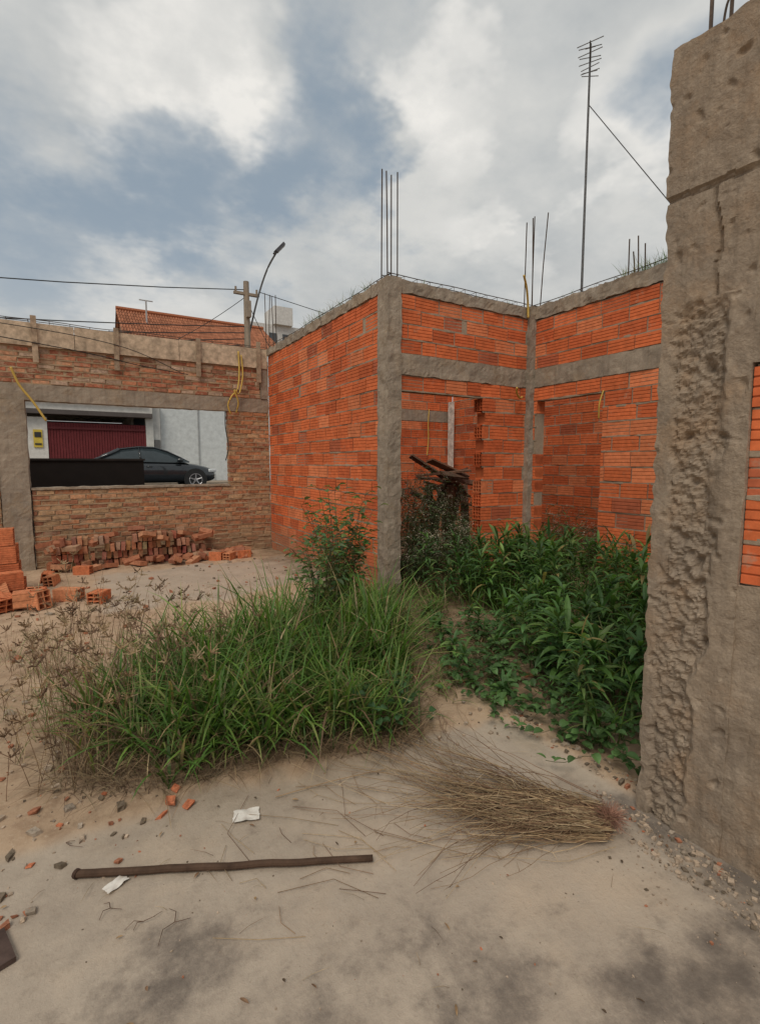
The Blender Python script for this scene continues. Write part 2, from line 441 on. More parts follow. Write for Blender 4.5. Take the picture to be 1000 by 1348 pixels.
r2.build('rebar',M_metal,fw)
c2=MB()
c2.tube(curve([(-.62,YB-.12,2.5),(-.55,YB-.1,2.3),(-.42,YB-.1,2.1),(-.3,YB-.1,1.88)]),.014,yc,7)
c2.tube(curve([(2.12,YB-.05,3.0),(2.12,YB-.07,2.7),(2.08,YB-.1,2.45),(1.98,YB-.14,2.33),(1.93,YB-.12,2.2),(1.97,YB-.1,2.08)]),.012,yc,7)
c2.tube(curve([(2.16,YB-.05,2.95),(2.17,YB-.07,2.65),(2.1,YB-.1,2.38),(2.02,YB-.14,2.42),(2.08,YB-.12,2.25),(2.06,YB-.06,2.1)]),.011,yc,7)
c2.tube(curve([(WX1-.03,YB+.03,2.12),(WX1-.05,YB-.03,1.9),(WX1-.02,YB-.05,1.6),(WX1-.06,YB-.03,1.4)]),.008,(.05,.05,.05),6)
c2.build('electrical_conduit',M_plastic,fw,True)

# ---------------------------------------------------------------- big foreground column + wall
cw=empty('concrete_column')
XW=1.82
def bigdisp(p):
    if p.x<XW+.07:
        z=p.z
        lo=.850+.06*sst(1.2,0,z) ; hi=1.005+.02*sst(1.2,0,z)
        n=N(p.y*6,p.z*6,1)*.04+N(p.y*16,p.z*16,1)*.02+N(p.y*40,p.z*40,1)*.008
        s=sst(lo+n,lo+n+.02,p.y)*(1-sst(hi+n,hi+n+.02,p.y))*(1-sst(1.84,1.99,z+n*4))
        rough=noise.fractal(Vector((7,p.y*40,p.z*40)),.8,2.0,4)*.010+abs(N(p.y*15,p.z*17,7))*.020+max(0,N(p.y*26,p.z*26,3)-.15)*.03
        p=p+Vector((s*(.008+rough),0,0))
        lip=.006*sst(lo+n-.035,lo+n-.004,p.y)*(1-sst(lo+n-.004,lo+n+.004,p.y))
        p.x-=lip*(1 if z<1.9 else 0)
        # mild overall roughness of the hand-cast face
        p.x+=.004*noise.fractal(Vector((3,p.y*13,p.z*9)),.9,2.0,4)
        zc=2.26+.01*N(p.y*8,0,2)
        if abs(z-zc)<.009: p.x+=.010
        if z>zc: p.x-=.005+.006*max(0,N(p.y*20,z*5,8)); 
        cr=abs(p.y-(.9+.03*N(0,z*7,4)))
        if 1.9<z<2.25 and cr<.007: p.x+=.014
        pit=N(p.y*22,z*22,12)
        if pit>.36: p.x+=(pit-.36)*.035
    if p.z>2.27 and p.y>1.0: p.y+=.004
    e=sst(1.04,1.07,p.y)
    p.y+=e*(N(p.z*7,2,3)*.014+N(p.z*25,5,3)*.008)
    if p.z>2.7: p.z+=.03*N(p.x*14,p.y*14,2)
    return p
rough_box('column_shaft',XW,XW+.2,.775,1.07,-.06,2.74,M_conc2,cw,.0062,.003,bigdisp)
rough_box('plaster_base',XW+.006,XW+.16,-1.2,.777,-.06,.955,M_conc2,cw,.02,.009)
hollow_wall('infill','x',XW+.012,-1.2,.772,.96,1.66,parent=cw,hue=1.05)
rough_box('infill_beam',XW+.002,XW+.16,-1.2,.777,1.665,1.9,M_conc2,cw,.03,.006)
rough_box('infill_upper',XW+.002,XW+.16,-1.2,.777,1.9,2.7,M_conc2,cw,.04,.006)
r3=MB(); rods(r3,XW+.1,.92,2.6,3.6,.06,4,.02)
for i in range(5):
    y0=.95-.1*i
    r3.tube(curve([(XW+.05,y0,2.72),(XW+.04,y0-.02,2.83),(XW+.08,y0-.06,2.86),(XW+.12,y0-.08,2.8),(XW+.12,y0-.06,2.7)]),.004,rc,5)
r3.build('rebar',M_metal,cw)

# ---------------------------------------------------------------- antenna
an=MB(); ac=(.14,.14,.14)
ax_,ay_=6.5,5.05
an.tube([(ax_,ay_,0),(ax_,ay_,7.25)],.024,ac,8,.014)
bd=Vector((.8,.6,.05)).normalized(); pd=Vector((-.6,.8,0))
o_=Vector((ax_,ay_,7.02)); an.tube([o_-bd*.4,o_+bd*.35],.010,ac,6)
for i in range(8):
    t=-.38+.7*i/7; l=.16-.008*i+U(-.02,.02)
    dq=Vector((0,0,U(-.03,.03)))
    an.tube([o_+bd*t-pd*l-dq,o_+bd*t+pd*l+dq],.006,ac,5)
for zz,l in ((7.2,.07),(6.88,.10)):
    q=Vector((ax_,ay_,zz)); an.tube([q-pd*l,q+pd*l],.007,ac,5)
an.tube([(ax_,ay_,6.45),(6.5,3.53,4.2),(6.5,1.8,1.8),(6.5,.5,0)],.006,(.05,.05,.05),4)
an.build('television_antenna',M_metal)

# ---------------------------------------------------------------- street
def gray(c): return (c,c,c)
st=MB(); st.add([(-80,13.2,.462),(90,13.2,.462),(90,21.6,.462),(-80,21.6,.462)],[(0,1,2,3)],gray(.06))
st.build('road',vcmat('asphalt',.9,.3,40,.6,.004))
kb=MB(); kb.box(-80,90,13.05,13.195,.3,.58,gray(.32)); kb.box(-80,90,21.605,21.75,.3,.58,gray(.32)); kb.build('kerb',M_conc)
pv=MB(); pv.box(-80,90,10.5,13.045,.3,.572,gray(.3)); pv.box(-80,90,21.755,24.2,.3,.572,gray(.3)); pv.build('pavement',M_conc)
dw=MB(); dw.box(-1.4,.93,9.0,9.15,.0,1.40,(.02,.017,.016)); dw.box(-1.42,.95,8.98,9.17,1.40,1.43,(.035,.03,.028)); dw.build('black_boundary_wall',M_paint)
gh=empty('garage_house')
gb=MB()
gb.box(-8,-1.6,24.3,24.5,.5,3.6,(.62,.6,.55)); gb.box(-1.6,-.95,24.2,24.5,.5,3.2,(.66,.64,.6))
gb.box(2.65,2.95,24.2,24.5,.5,3.9,(.55,.55,.52))
gb.box(-8,2.9,24.6,31,3.55,5.0,(.6,.58,.54))
gb.box(-8,2.9,23.9,24.55,3.32,3.5,(.10,.085,.08)); gb.box(-8,2.9,24.0,24.5,3.5,4.2,(.62,.6,.56))
gb.box(-4,2.6,30.5,31,.5,3.5,(.1,.09,.08))
gb.box(-2.2,2.7,23.88,23.9,3.78,3.95,(.4,.33,.28))
gb.build('walls',M_paint,gh)
gg=MB()
for i in range(36):
    x=-.94+i*.1; gg.box(x,x+.085,24.25,24.30,.6,3.0,(.15,.03,.033)); 
gg.box(-.94,2.64,24.305,24.33,.58,3.02,(.07,.015,.018)); gg.box(-.94,2.64,24.2,24.25,.9,.98,(.11,.025,.028)); gg.box(-.94,2.64,24.2,24.25,2.75,2.83,(.11,.025,.028))
gg.build('metal_gate',M_paint,gh)
sg=MB(); sg.box(-1.42,-1.12,24.15,24.19,2.0,2.7,(.62,.46,.08)); sg.box(-1.38,-1.16,24.13,24.149,2.40,2.6,(.05,.05,.05)); sg.box(-1.38,-1.16,24.13,24.149,2.1,2.16,(.05,.05,.05))
sg.build('warning_sign',M_paint)
th=empty('tiled_roof_house')
h=MB()
h.box(3.3,9.2,24.6,31,.5,6.85,(.60,.63,.63)); h.box(2.2,3.3,25.6,31,.5,6.85,(.5,.47,.43))
h.box(2.96,3.25,24.3,24.6,.5,3.9,(.5,.5,.48)); h.box(2.98,3.2,24.2,24.29,1.7,2.4,(.12,.12,.12))
h.box(3.31,5.6,24.55,24.599,.55,.95,(.42,.43,.42)); h.box(4.9,4.94,24.55,24.599,.95,4.3,(.35,.36,.36)); h.box(3.31,9.2,24.56,24.599,4.1,4.16,(.4,.41,.41))
h.add([(2.2,25.2,6.85),(2.2,31.2,6.85),(2.2,28.5,8.75)],[(0,1,2)],(.24,.14,.09))
h.add([(9.2,25.2,6.85),(9.2,31.2,6.85),(9.2,28.5,8.75)],[(0,1,2)],(.24,.14,.09))
h.box(2.3,2.9,25.5,25.58,2.4,3.4,(.06,.07,.08))
h.build('walls',M_paint,th)
rf=MB(); nxr=60; 
for side in (0,1):
    for i in range(nxr):
        xa=2.0+7.4*i/nxr; w=7.4/nxr
        for rrow in range(9):
            t0=rrow/9; t1=(rrow+1)/9+.03
            ye,yr=(24.7,28.5) if side==0 else (31.8,28.5)
            y0=ye+(yr-ye)*t0; y1=ye+(yr-ye)*t1; z0=6.75+2.15*t0; z1=6.75+2.15*t1; k=U(.75,1.15)
            c_=(.38*k,.16*k,.09*k)
            rf.add([(xa,y0,z0),(xa+w*.5,y0,z0+.08),(xa+w,y0,z0),(xa,y1,z1-.03),(xa+w*.5,y1,z1+.05),(xa+w,y1,z1-.03)],[(0,1,4,3),(1,2,5,4)],c_)
rf.tube([(2.0,28.5,8.95),(9.4,28.5,8.95)],.12,(.33,.12,.06),6)
rf.tube([(3.2,27.0,7.9),(3.2,27.0,9.1)],.04,(.4,.4,.4),6); rf.tube([(2.9,27,9.1),(3.5,27,9.1)],.03,(.4,.4,.4),5)
rf.build('roof',M_rubble,th)
ap=MB()
ap.box(17.2,24,57,66,0,17.2,(.55,.54,.52)); ap.box(20,22.2,56.5,60,17.2,19.2,(.58,.57,.55))
for fl in range(6):
    for k in range(4): ap.box(17.9+k*1.6,18.8+k*1.6,56.9,56.98,1.2+fl*2.75,2.5+fl*2.75,(.08,.09,.1))
ap.build('apartment_building',M_paint)
bgb=MB()
for i in range(26):
    x=-70+i*7+U(-1,1)
    if -6<x+6.7 and x<18: continue
    hh=U(3.5,6.5); k=U(.8,1.1); c_=random.choice([(.55,.5,.44),(.5,.52,.5),(.6,.45,.33)])
    bgb.box(x,x+6.5,25,32,.4,hh,tuple(q*k for q in c_)); bgb.box(x-.2,x+6.7,24.7,32.3,hh,hh+.15,(.3,.12,.07))
    bgb.box(x+1,x+2.2,24.93,24.99,1.4,2.6,(.07,.08,.09)); bgb.box(x+3.6,x+4.6,24.93,24.99,.5,2.6,(.12,.07,.05))
bgb.build('row_of_houses',M_paint)
up=MB()
PY=12.2; sc=PY/16.5; PX=4.92*sc
def zs(z): return 1.35+(z-1.35)*sc
up.tube([(PX,PY,.4),(PX,PY,zs(7.15))],.10,gray(.28),10,.065)
up.box(PX-.3,PX+.3,PY-.05,PY+.03,zs(6.72),zs(6.80),(.2,.17,.14))
up.box(PX-.05,PX+.05,PY-.2,PY-.08,zs(6.0),zs(6.5),(.25,.25,.25))
for dx in (-.25,0,.25): up.tube([(PX+dx,PY,zs(6.80)),(PX+dx,PY,zs(6.95))],.025,(.25,.2,.17),6)
up.build('utility_pole',M_conc)
sl=MB(); sl.tube(curve([(PX+.06,PY,zs(5.6)),(PX+.25,PY-.1,zs(6.7)),(PX+.45,PY-.2,zs(7.55)),(PX+.66,PY-.35,zs(8.12))]),.022,(.13,.13,.13),7)
M=Matrix.Translation((PX+.71,PY-.38,zs(8.2)))@Matrix.Rotation(math.radians(-48),4,'Y')
sl.box(-.15,.15,-.07,.07,-.03,.04,(.10,.10,.11),M); sl.box(-.11,.12,-.055,.055,-.05,-.03,(.5,.5,.48),M); sl.box(-.22,-.14,-.03,.03,-.02,.025,(.10,.10,.10),M)
sl.build('street_lamp',M_metal)
wr=MB(); bk=(.02,.02,.02)
def wire(a,b_,sag,r=.012):
    a=Vector(a);b_=Vector(b_); wr.tube([a+(b_-a)*t-Vector((0,0,4*sag*t*(1-t))) for t in [i/16 for i in range(17)]],r,bk,4)
zt=zs(6.9)
wire((PX,PY,zt),(-26,PY-1,zt+.2),1.25,.011); wire((PX+.3,PY,zt),(36,PY+4,zt+.4),.9,.009)
for i in range(5):
    wire((PX,PY,zs(5.75)-.14*i),(-26,PY-.6,zs(5.6)-.15*i),.9+.12*i,.011)
wire((PX,PY,zs(6.7)),(1.8,24.6,6.0),.35,.01); wire((PX,PY,zs(6.6)),(9.3,24.6,6.3),.35,.01)
wr.build('overhead_wires',M_plastic)

# ---------------------------------------------------------------- car
car=empty('parked_car',(2.22,19.6,.462))
def pm(name,c,r,metal=0,coat=0):
    m,nt,b=newmat(name); P=pos(nt)
    col=mix(nt,mr(nt,noi(nt,6,4,.6,P),.3,.7),c,tuple(x*1.3 for x in c)); nt.links.new(col,b.inputs['Base Color'])
    b.inputs['Roughness'].default_value=r; b.inputs['Metallic'].default_value=metal; b.inputs['Coat Weight'].default_value=coat; return m
mbody=pm('car_paint',(.014,.018,.022),.25,.2,1); mglass=pm('car_glass',(.03,.04,.045),.06); mtyre=pm('tyre_rubber',(.015,.015,.015),.8); mrim=pm('alloy',(.45,.45,.46),.35,.8); mlamp=pm('headlamp',(.6,.62,.62),.1)
S=[(-2.2,.45,.80,.62),(-2.12,.3,.93,.78),(-1.75,.22,1.0,.86),(-.9,.2,.96,.89),(.3,.2,.94,.89),(1.0,.2,.93,.88),(1.5,.2,.86,.87),(1.95,.22,.74,.80),(2.18,.34,.6,.62)]
v=[];f=[]
for (x,zb,z_,w) in S:
    half=[(w*.88,zb),(w*.99,zb+.2*(z_-zb)),(w,zb+.55*(z_-zb)),(w*.96,z_-.07),(w*.84,z_),(w*.4,z_+.025)]
    ring=half+[(-a,b_) for a,b_ in reversed(half)]
    v+=[(x,a,b_) for a,b_ in ring]
n=12
for i in range(len(S)-1):
    for j in range(n): f.append((i*n+j,i*n+(j+1)%n,(i+1)*n+(j+1)%n,(i+1)*n+j))
f.append(tuple(range(n-1,-1,-1))); f.append(tuple((len(S)-1)*n+j for j in range(n)))
b_=MB(); b_.add(v,f,(1,1,1)); ob=b_.build('body',mbody,car,True); md=ob.modifiers.new('s','SUBSURF'); md.levels=2; md.render_levels=2
G=[(-1.8,.98,.97,.75),(-1.45,.97,1.2,.72),(-1.0,.96,1.38,.66),(-.4,.95,1.46,.62),(.1,.94,1.45,.62),(.5,.93,1.32,.66),(.9,.93,1.12,.71),(1.2,.92,.95,.74)]
v=[];f=[]
for (x,zb,zt_,w) in G:
    wb=.82; v+=[(x,-wb,zb),(x,-(w if zt_-zb>.1 else wb*.98),zt_-.02),(x,-w*.6,zt_+.02),(x,w*.6,zt_+.02),(x,(w if zt_-zb>.1 else wb*.98),zt_-.02),(x,wb,zb)]
for i in range(len(G)-1):
    for j in range(5): f.append((i*6+j,i*6+j+1,i*6+7+j,i*6+6+j))
b_=MB(); b_.add(v,f,(1,1,1)); b_.build('windows',mglass,car,True)
b_=MB()
rfv=[];k=0
GR=[g_ for g_ in G if -1.1<g_[0]<.2]
for (x,zb,zt_,w) in GR: rfv+=[(x,-w-.006,zt_-.035),(x,-w*.6,zt_+.03),(x,w*.6,zt_+.03),(x,w+.006,zt_-.035)]
ff=[]
for i in range(len(GR)-1):
    for j in range(3): ff.append((i*4+j,i*4+j+1,i*4+5+j,i*4+4+j))
b_.add(rfv,ff,(1,1,1))
for s_ in (-1,1):
    b_.tube([(g_[0],s_*(g_[3]+.004),g_[2]-.01) for g_ in G[1:]],.028,(1,1,1),6)
    b_.tube([(-.35,s_*.825,.95),(-.4,s_*.63,1.43)],.03,(1,1,1),6)
    b_.tube([(-1.8,s_*.8,.97),(-1.3,s_*.72,1.2),(-1.0,s_*.67,1.37)],.06,(1,1,1),6)
    b_.box(.78,.95,s_*.93-.08,s_*.93+.08,.95,1.07,(1,1,1))
    b_.box(-.2,-.02,s_*.895-.01,s_*.895+.01,.78,.81,(1,1,1)); b_.box(-1.15,-.97,s_*.89-.01,s_*.89+.01,.79,.82,(1,1,1))
b_.build('roof_and_pillars',mbody,car,True)
ty=MB();ri=MB();dk=MB()
for wx in (-1.32,1.38):
    for s_ in (-1,1):
        dk.tube([(wx,s_*.70,.34),(wx,s_*.888,.34)],.385,(1,1,1),24)
        ty.tube([(wx,s_*.70,.32),(wx,s_*.88,.32),(wx,s_*.905,.32)],.32,(1,1,1),28)
        ri.tube([(wx,s_*.90,.32),(wx,s_*.912,.32)],.07,(1,1,1),12)
        ring=[(wx+.215*math.cos(a*math.pi/12),s_*.91,.32+.215*math.sin(a*math.pi/12)) for a in range(25)]
        ri.tube(ring,.014,(1,1,1),5)
        for a in range(5):
            t=a*2*math.pi/5+.3; ri.tube([(wx,s_*.912,.32),(wx+.21*math.cos(t),s_*.912,.32+.21*math.sin(t))],.026,(1,1,1),5)
dk.build('wheel_arch',mtyre,car); ty.build('tyre',mtyre,car); ri.build('wheel_rim',mrim,car)
hl=MB()
for s_ in (-1,1):
    M=Matrix.Translation((1.98,s_*.66,.64))@Matrix.Rotation(math.radians(22*s_*-1),4,'Z'); hl.box(-.16,.14,-.1,.1,-.06,.06,(1,1,1),M)
    hl.box(-2.17,-2.0,s_*.68-.08,s_*.68+.08,.74,.86,(1,1,1))
o_=hl.build('headlight',mlamp,car); md=o_.modifiers.new('b','BEVEL'); md.width=.03; md.segments=2

# ---------------------------------------------------------------- loose bricks
def ibox(mb,c,s,rz=0,rx=0,ry=0,col=(1,1,1)):
    M=Matrix.Translation(c)@Matrix.Rotation(rz,4,'Z')@Matrix.Rotation(rx,4,'X')@Matrix.Rotation(ry,4,'Y')
    mb.box(-s[0]/2,s[0]/2,-s[1]/2,s[1]/2,-s[2]/2,s[2]/2,col,M)
BC=[(.42,.18,.10),(.36,.145,.08),(.47,.23,.13),(.31,.13,.08),(.40,.25,.16)]
pb=MB()
for row in range(4):
    x=-.35+row*.05
    while x<1.65-row*.18:
        w=.055
        if R()<.93-row*.05:
            ibox(pb,(x,7.38+U(-.03,.03)-.03*row,.07+row*.105+U(-.006,.006)),(w*.86,.2,.095),U(-.08,.08),U(-.05,.05),U(-.12,.12),tuple(q*U(.8,1.1) for q in random.choice(BC)))
        x+=w+U(0,.012)
for i in range(60):
    x=U(-.4,2.1)
    z_=U(.05,.12) if R()<.5 or x>1.6 else U(.38,.52)*(1-.25*abs(x-.7))
    ibox(pb,(x,U(7.15,7.5) if z_>.2 else U(7.0,7.3),z_),(.2,.095,.055),U(0,3.1),U(-.5,.5),U(-.4,.4),random.choice(BC))
pb.build('solid_brick_pile',M_clay)
def hbrick(mb,c,rz,rx=0,ry=0,L=.24,w=.13,hgt=.17,nx_=2,nz_=3,col=(.62,.19,.08)):
    M=Matrix.Translation(c)@Matrix.Rotation(rz,4,'Z')@Matrix.Rotation(rx,4,'X')@Matrix.Rotation(ry,4,'Y')
    t=.008
    for i in range(nx_+1):
        y=-w/2+(w-t)*i/nx_; mb.box(-L/2,L/2,y,y+t,-hgt/2,hgt/2,col,M)
    for k in range(nz_+1):
        z=-hgt/2+(hgt-t)*k/nz_; mb.box(-L/2+.001,L/2-.001,-w/2+.001,w/2-.001,z,z+t,col,M)
    mb.box(-.01,.01,-w/2+.002,w/2-.002,-hgt/2+.002,hgt/2-.002,tuple(q*.5 for q in col),M)
    for k in range(8):
        z=-hgt/2+hgt*(k+.5)/8
        mb.box(-L/2+.002,L/2-.002,-w/2-.003,-w/2+.001,z-.006,z+.006,col,M); mb.box(-L/2+.002,L/2-.002,w/2-.001,w/2+.003,z-.006,z+.006,col,M)
hp=MB()
cl=[(.60,.20,.09),(.52,.16,.07),(.62,.26,.13)]
for lay in range(4):
    for i in range(5):
        for j in range(2):
            if lay==3 and (i+j)%2: continue
            hbrick(hp,(-1.68+i*.26+U(-.01,.01)-.02*lay,6.1+j*.15+U(-.01,.01)+.02*lay,.1+lay*.175),U(-.08,.08),0,0,col=random.choice(cl))
for i in range(15):
    hbrick(hp,(U(-1.0,-.35),U(5.5,5.95),U(.06,.12)+(.13 if R()<.35 else 0)),U(0,3.1),random.choice([0,1.57,U(-.4,.4)]),U(-.3,.3),L=U(.12,.24),col=random.choice(cl))
hbrick(hp,(.12,5.45,.07),1.0,0,0,L=.18,hgt=.12,col=cl[0]); hbrick(hp,(-.13,5.7,.07),-.6,0,0,hgt=.13,col=cl[2])
for p in ((-.3,6.5),(.0,6.9),(-.35,6.7),(1.75,6.95),(1.95,7.0),(1.6,7.05)):
    hbrick(hp,(p[0],p[1],.07),U(0,3),U(-.2,.2),0,L=.19,w=.1,hgt=.12,col=random.choice(cl))
hp.build('hollow_brick_pile',M_clay)

# rubble scattered
rbm=MB()
def stone(mb,x,y,s,col,flat=.6):
    z=gz(x,y)+s*flat*.3
    ax=[Vector((U(.6,1),U(-.3,.3),U(-.2,.2))),Vector((U(-.3,.3),U(.5,1),U(-.2,.2))),Vector((0,0,U(.5,1)*flat))]
    th_=U(0,6.28); rm=Matrix.Rotation(th_,3,'Z')
    v=[]
    for sx,sy,sz in ((-1,-1,-1),(1,-1,-1),(1,1,-1),(-1,1,-1),(-1,-1,1),(1,-1,1),(1,1,1),(-1,1,1)):
        q=(ax[0]*sx*U(.6,1.1)+ax[1]*sy*U(.6,1.1)+ax[2]*sz*U(.6,1.1))*s*.5
        v.append(tuple(rm@q+Vector((x,y,z))))
    mb.add(v,[(3,2,1,0),(4,5,6,7),(0,1,5,4),(1,2,6,5),(2,3,7,6),(3,0,4,7)],col)
def rcol(red):
    t=R()
    if t<red: k=U(.6,1.0); return (.45*k,.19*k,.11*k)
    if t<.6: k=U(.7,1.1); return (.45*k,.35*k,.26*k)
    if t<.8: return (.16,.125,.09)
    k=U(.8,1.1); return (.33*k,.27*k,.21*k)
def scatter(n,x0,x1,y0,y1,s0,s1,red=.2):
    for i in range(n):
        x,y=U(x0,x1),U(y0,y1); s=s0+(s1-s0)*R()**3.5
        stone(rbm,x,y,s,rcol(red))
scatter(1300,-1.4,2.4,2.0,6.8,.005,.05,.3)
scatter(450,-.8,.2,1.7,4.5,.005,.045,.35)
scatter(500,-.5,1.8,.5,2.1,.002,.008,.15)
scatter(900,1.62,1.81,.35,1.2,.003,.024,.06)
scatter(300,1.45,1.8,.5,1.3,.002,.012,.06)
scatter(260,1.2,2.1,1.75,2.9,.004,.03,.1)
scatter(160,1.86,2.0,1.08,1.9,.008,.04,.1)
rbm.build('rubble',M_rubble)
ts=MB()
for (x,y,s) in ((.25,2.03,.055),(.31,1.99,.05),(.21,1.98,.04),(.28,2.08,.045),(.03,2.2,.03),(.12,1.83,.012),(-.12,2.1,.025),(1.05,1.42,.010),(.65,1.9,.012),(-.2,1.95,.025),(1.72,.98,.014),(.9,.95,.008)):
    stone(ts,x,y,s,(.5,.17,.085),.35)
ts.build('broken_roof_tile',M_rubble)
mp_,nt,b=newmat('paper'); P=pos(nt); nt.links.new(mix(nt,mr(nt,noi(nt,40,4,.6,P),.4,.7),(.72,.69,.63),(.55,.5,.44)),b.inputs['Base Color']); b.inputs['Roughness'].default_value=.8
def paper(x,y,w,h_,rz,name):
    mb=MB(); n=8; v=[];f=[]
    for j in range(n+1):
        for i in range(n+1):
            a=(i/n-.5)*w*(1+.1*N(j*.7,1,x)); c=(j/n-.5)*h_*(1+.15*N(i*.7,3,y))
            px_=x+a*math.cos(rz)-c*math.sin(rz); py_=y+a*math.sin(rz)+c*math.cos(rz)
            v.append((px_,py_,gz(x,y)+.010+.007*N(i*.35,j*.35,x*9)))
    for j in range(n):
        for i in range(n): f.append((j*(n+1)+i,j*(n+1)+i+1,(j+1)*(n+1)+i+1,(j+1)*(n+1)+i))
    mb.add(v,f,(1,1,1)); mb.build(name,mp_,smooth=True)
paper(.49,1.81,.095,.07,-.3,'paper_scrap'); paper(.04,1.71,.07,.035,.5,'paper_scrap.001')
sk=MB(); pts=[]
for i in range(21):
    t=i/20; x=-.065+.86*t; y=1.81-.44*t; pts.append((x+.003*N(i*.9,0,1),y+.007*N(i*.45,3,1),.016+.003*N(i*.5,1,1)))
sk.tube(pts,.0125,(.075,.045,.03),10,.0105)
sk.tube([(-.063,1.806,.016),(-.07,1.815,.016)],.015,(.06,.035,.025),10)
sk.build('wooden_pole',M_wood)
dp=MB(); ibox(dp,(-.275,1.62,.010),(.10,.13,.014),.3,0,0,(.09,.06,.05)); dp.build('broken_board',M_wood)

# ---------------------------------------------------------------- planks inside room
pk=MB()
for i in range(14):
    ibox(pk,(4.75+U(-.35,.3),5.7+U(-.25,.25),1.0+U(-.2,.28)),(U(.4,.8),.12,.025),U(-.6,.6),U(-.6,.6),U(-.6,.6),random.choice([(.2,.11,.07),(.13,.08,.055),(.3,.16,.1)]))
for i in range(8):
    ibox(pk,(4.75+U(-.3,.3),5.8+U(-.2,.2),.5),(.12,.03,1.1),U(-.5,.5),U(-.25,.25),U(-.3,.3),random.choice([(.2,.11,.07),(.13,.08,.055)]))
pk.build('wooden_planks',M_wood)

# ---------------------------------------------------------------- vegetation
def inpoly(x,y,P):
    c=False;j=len(P)-1
    for i in range(len(P)):
        xi,yi=P[i];xj,yj=P[j]
        if (yi>y)!=(yj>y) and x<(xj-xi)*(y-yi)/(yj-yi)+xi: c=not c
        j=i
    return c
def rpoly(P):
    xs_=[p[0] for p in P];ys_=[p[1] for p in P]
    while True:
        x,y=U(min(xs_),max(xs_)),U(min(ys_),max(ys_))
        if inpoly(x,y,P): return x,y
def blade(mb,x,y,z,L,az,lean,curl,w,col,seg=6,tip=None):
    p=Vector((x,y,z)); ang=lean; v=[];f=[];cs=[]
    d2=Vector((math.cos(az),math.sin(az),0)); side=Vector((-math.sin(az),math.cos(az),0))
    tw=U(-.5,.5)
    side=(side*math.cos(tw)+d2*math.sin(tw))
    for i in range(seg+1):
        t=i/seg; ww=w*(.55+.9*t)*(1-t**2.2)+.0004
        v.append(tuple(p-side*ww/2)); v.append(tuple(p+side*ww/2))
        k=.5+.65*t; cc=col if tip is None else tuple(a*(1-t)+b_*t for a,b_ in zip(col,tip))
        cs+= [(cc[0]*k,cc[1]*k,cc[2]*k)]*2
        st_=L/seg; p=p+(d2*math.sin(ang)+Vector((0,0,1))*math.cos(ang))*st_; ang+=curl/seg
        if p.z<.012: p.z=.012
    for i in range(seg): f.append((2*i,2*i+1,2*i+3,2*i+2))
    mb.add(v,f,cs)
def green():
    t=R(); k=U(.75,1.3)
    if t<.5: c=(.085,.175,.035)
    elif t<.82: c=(.135,.225,.045)
    else: c=(.215,.25,.08)
    return tuple(q*k for q in c)
def strawc():
    k=U(.65,1.2); return random.choice([(.36*k,.25*k,.14*k),(.26*k,.17*k,.10*k),(.42*k,.32*k,.19*k),(.2*k,.125*k,.08*k)])
gr=MB()
PG=[(-.05,2.35),(.3,2.18),(.8,2.10),(1.3,1.96),(1.62,2.3),(1.85,2.9),(2.0,3.5),(1.5,3.6),(.9,3.3),(.35,3.3),(.0,3.0)]
tufts=[rpoly(PG) for _ in range(300)]
for (tx,ty_) in tufts:
    hk=U(.6,1.2)*(.78+.4*sst(2.0,2.7,ty_))*(.8+.22*sst(.0,.9,tx))
    left=sst(.45,-.15,tx); ck=U(.8,1.25); sp_=random.choice([.02,.035,.06])
    wide=U(.7,1.6)
    for k in range(random.randint(12,28)):
        x=tx+random.gauss(0,sp_); y=ty_+random.gauss(0,sp_)
        L=U(.25,.62)*hk
        c=green() if R()>.07+.5*left else strawc()
        c=tuple(q*ck for q in c)
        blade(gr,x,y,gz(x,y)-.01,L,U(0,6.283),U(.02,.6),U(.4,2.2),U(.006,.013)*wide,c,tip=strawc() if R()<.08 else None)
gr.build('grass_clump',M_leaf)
dt=MB()
PT=[(-.15,2.3),(.15,2.1),(.7,2.02),(1.35,1.85),(1.6,2.2),(1.4,2.4),(.8,2.35),(.2,2.45),(-.1,2.9)]
for i in range(2600):
    x,y=rpoly(PT); blade(dt,x,y,gz(x,y),U(.1,.30),U(0,6.283),U(.5,1.45),U(.2,1.0),U(.0015,.004),tuple(q*.85 for q in strawc()),4)
for i in range(2200):
    x,y=U(1.6,2.8),U(2.2,4.2); blade(dt,x,y,gz(x,y),U(.06,.24),U(0,6.283),U(1.0,1.5),U(.0,.5),U(.0015,.0035),strawc(),3)
for i in range(600):
    x,y=U(-1.2,1.5),U(2.6,5.5); blade(dt,x,y,gz(x,y),U(.05,.2),U(0,6.283),U(1.1,1.5),U(.0,.4),U(.0015,.003),strawc(),3)
for i in range(50):
    x,y=U(-.4,1.7),U(.7,2.0); blade(dt,x,y,gz(x,y)+.004,U(.03,.10),U(0,6.283),1.5,U(0,.2),U(.001,.002),strawc(),3)
dt.build('dry_grass_litter',M_straw)
dw_=MB()
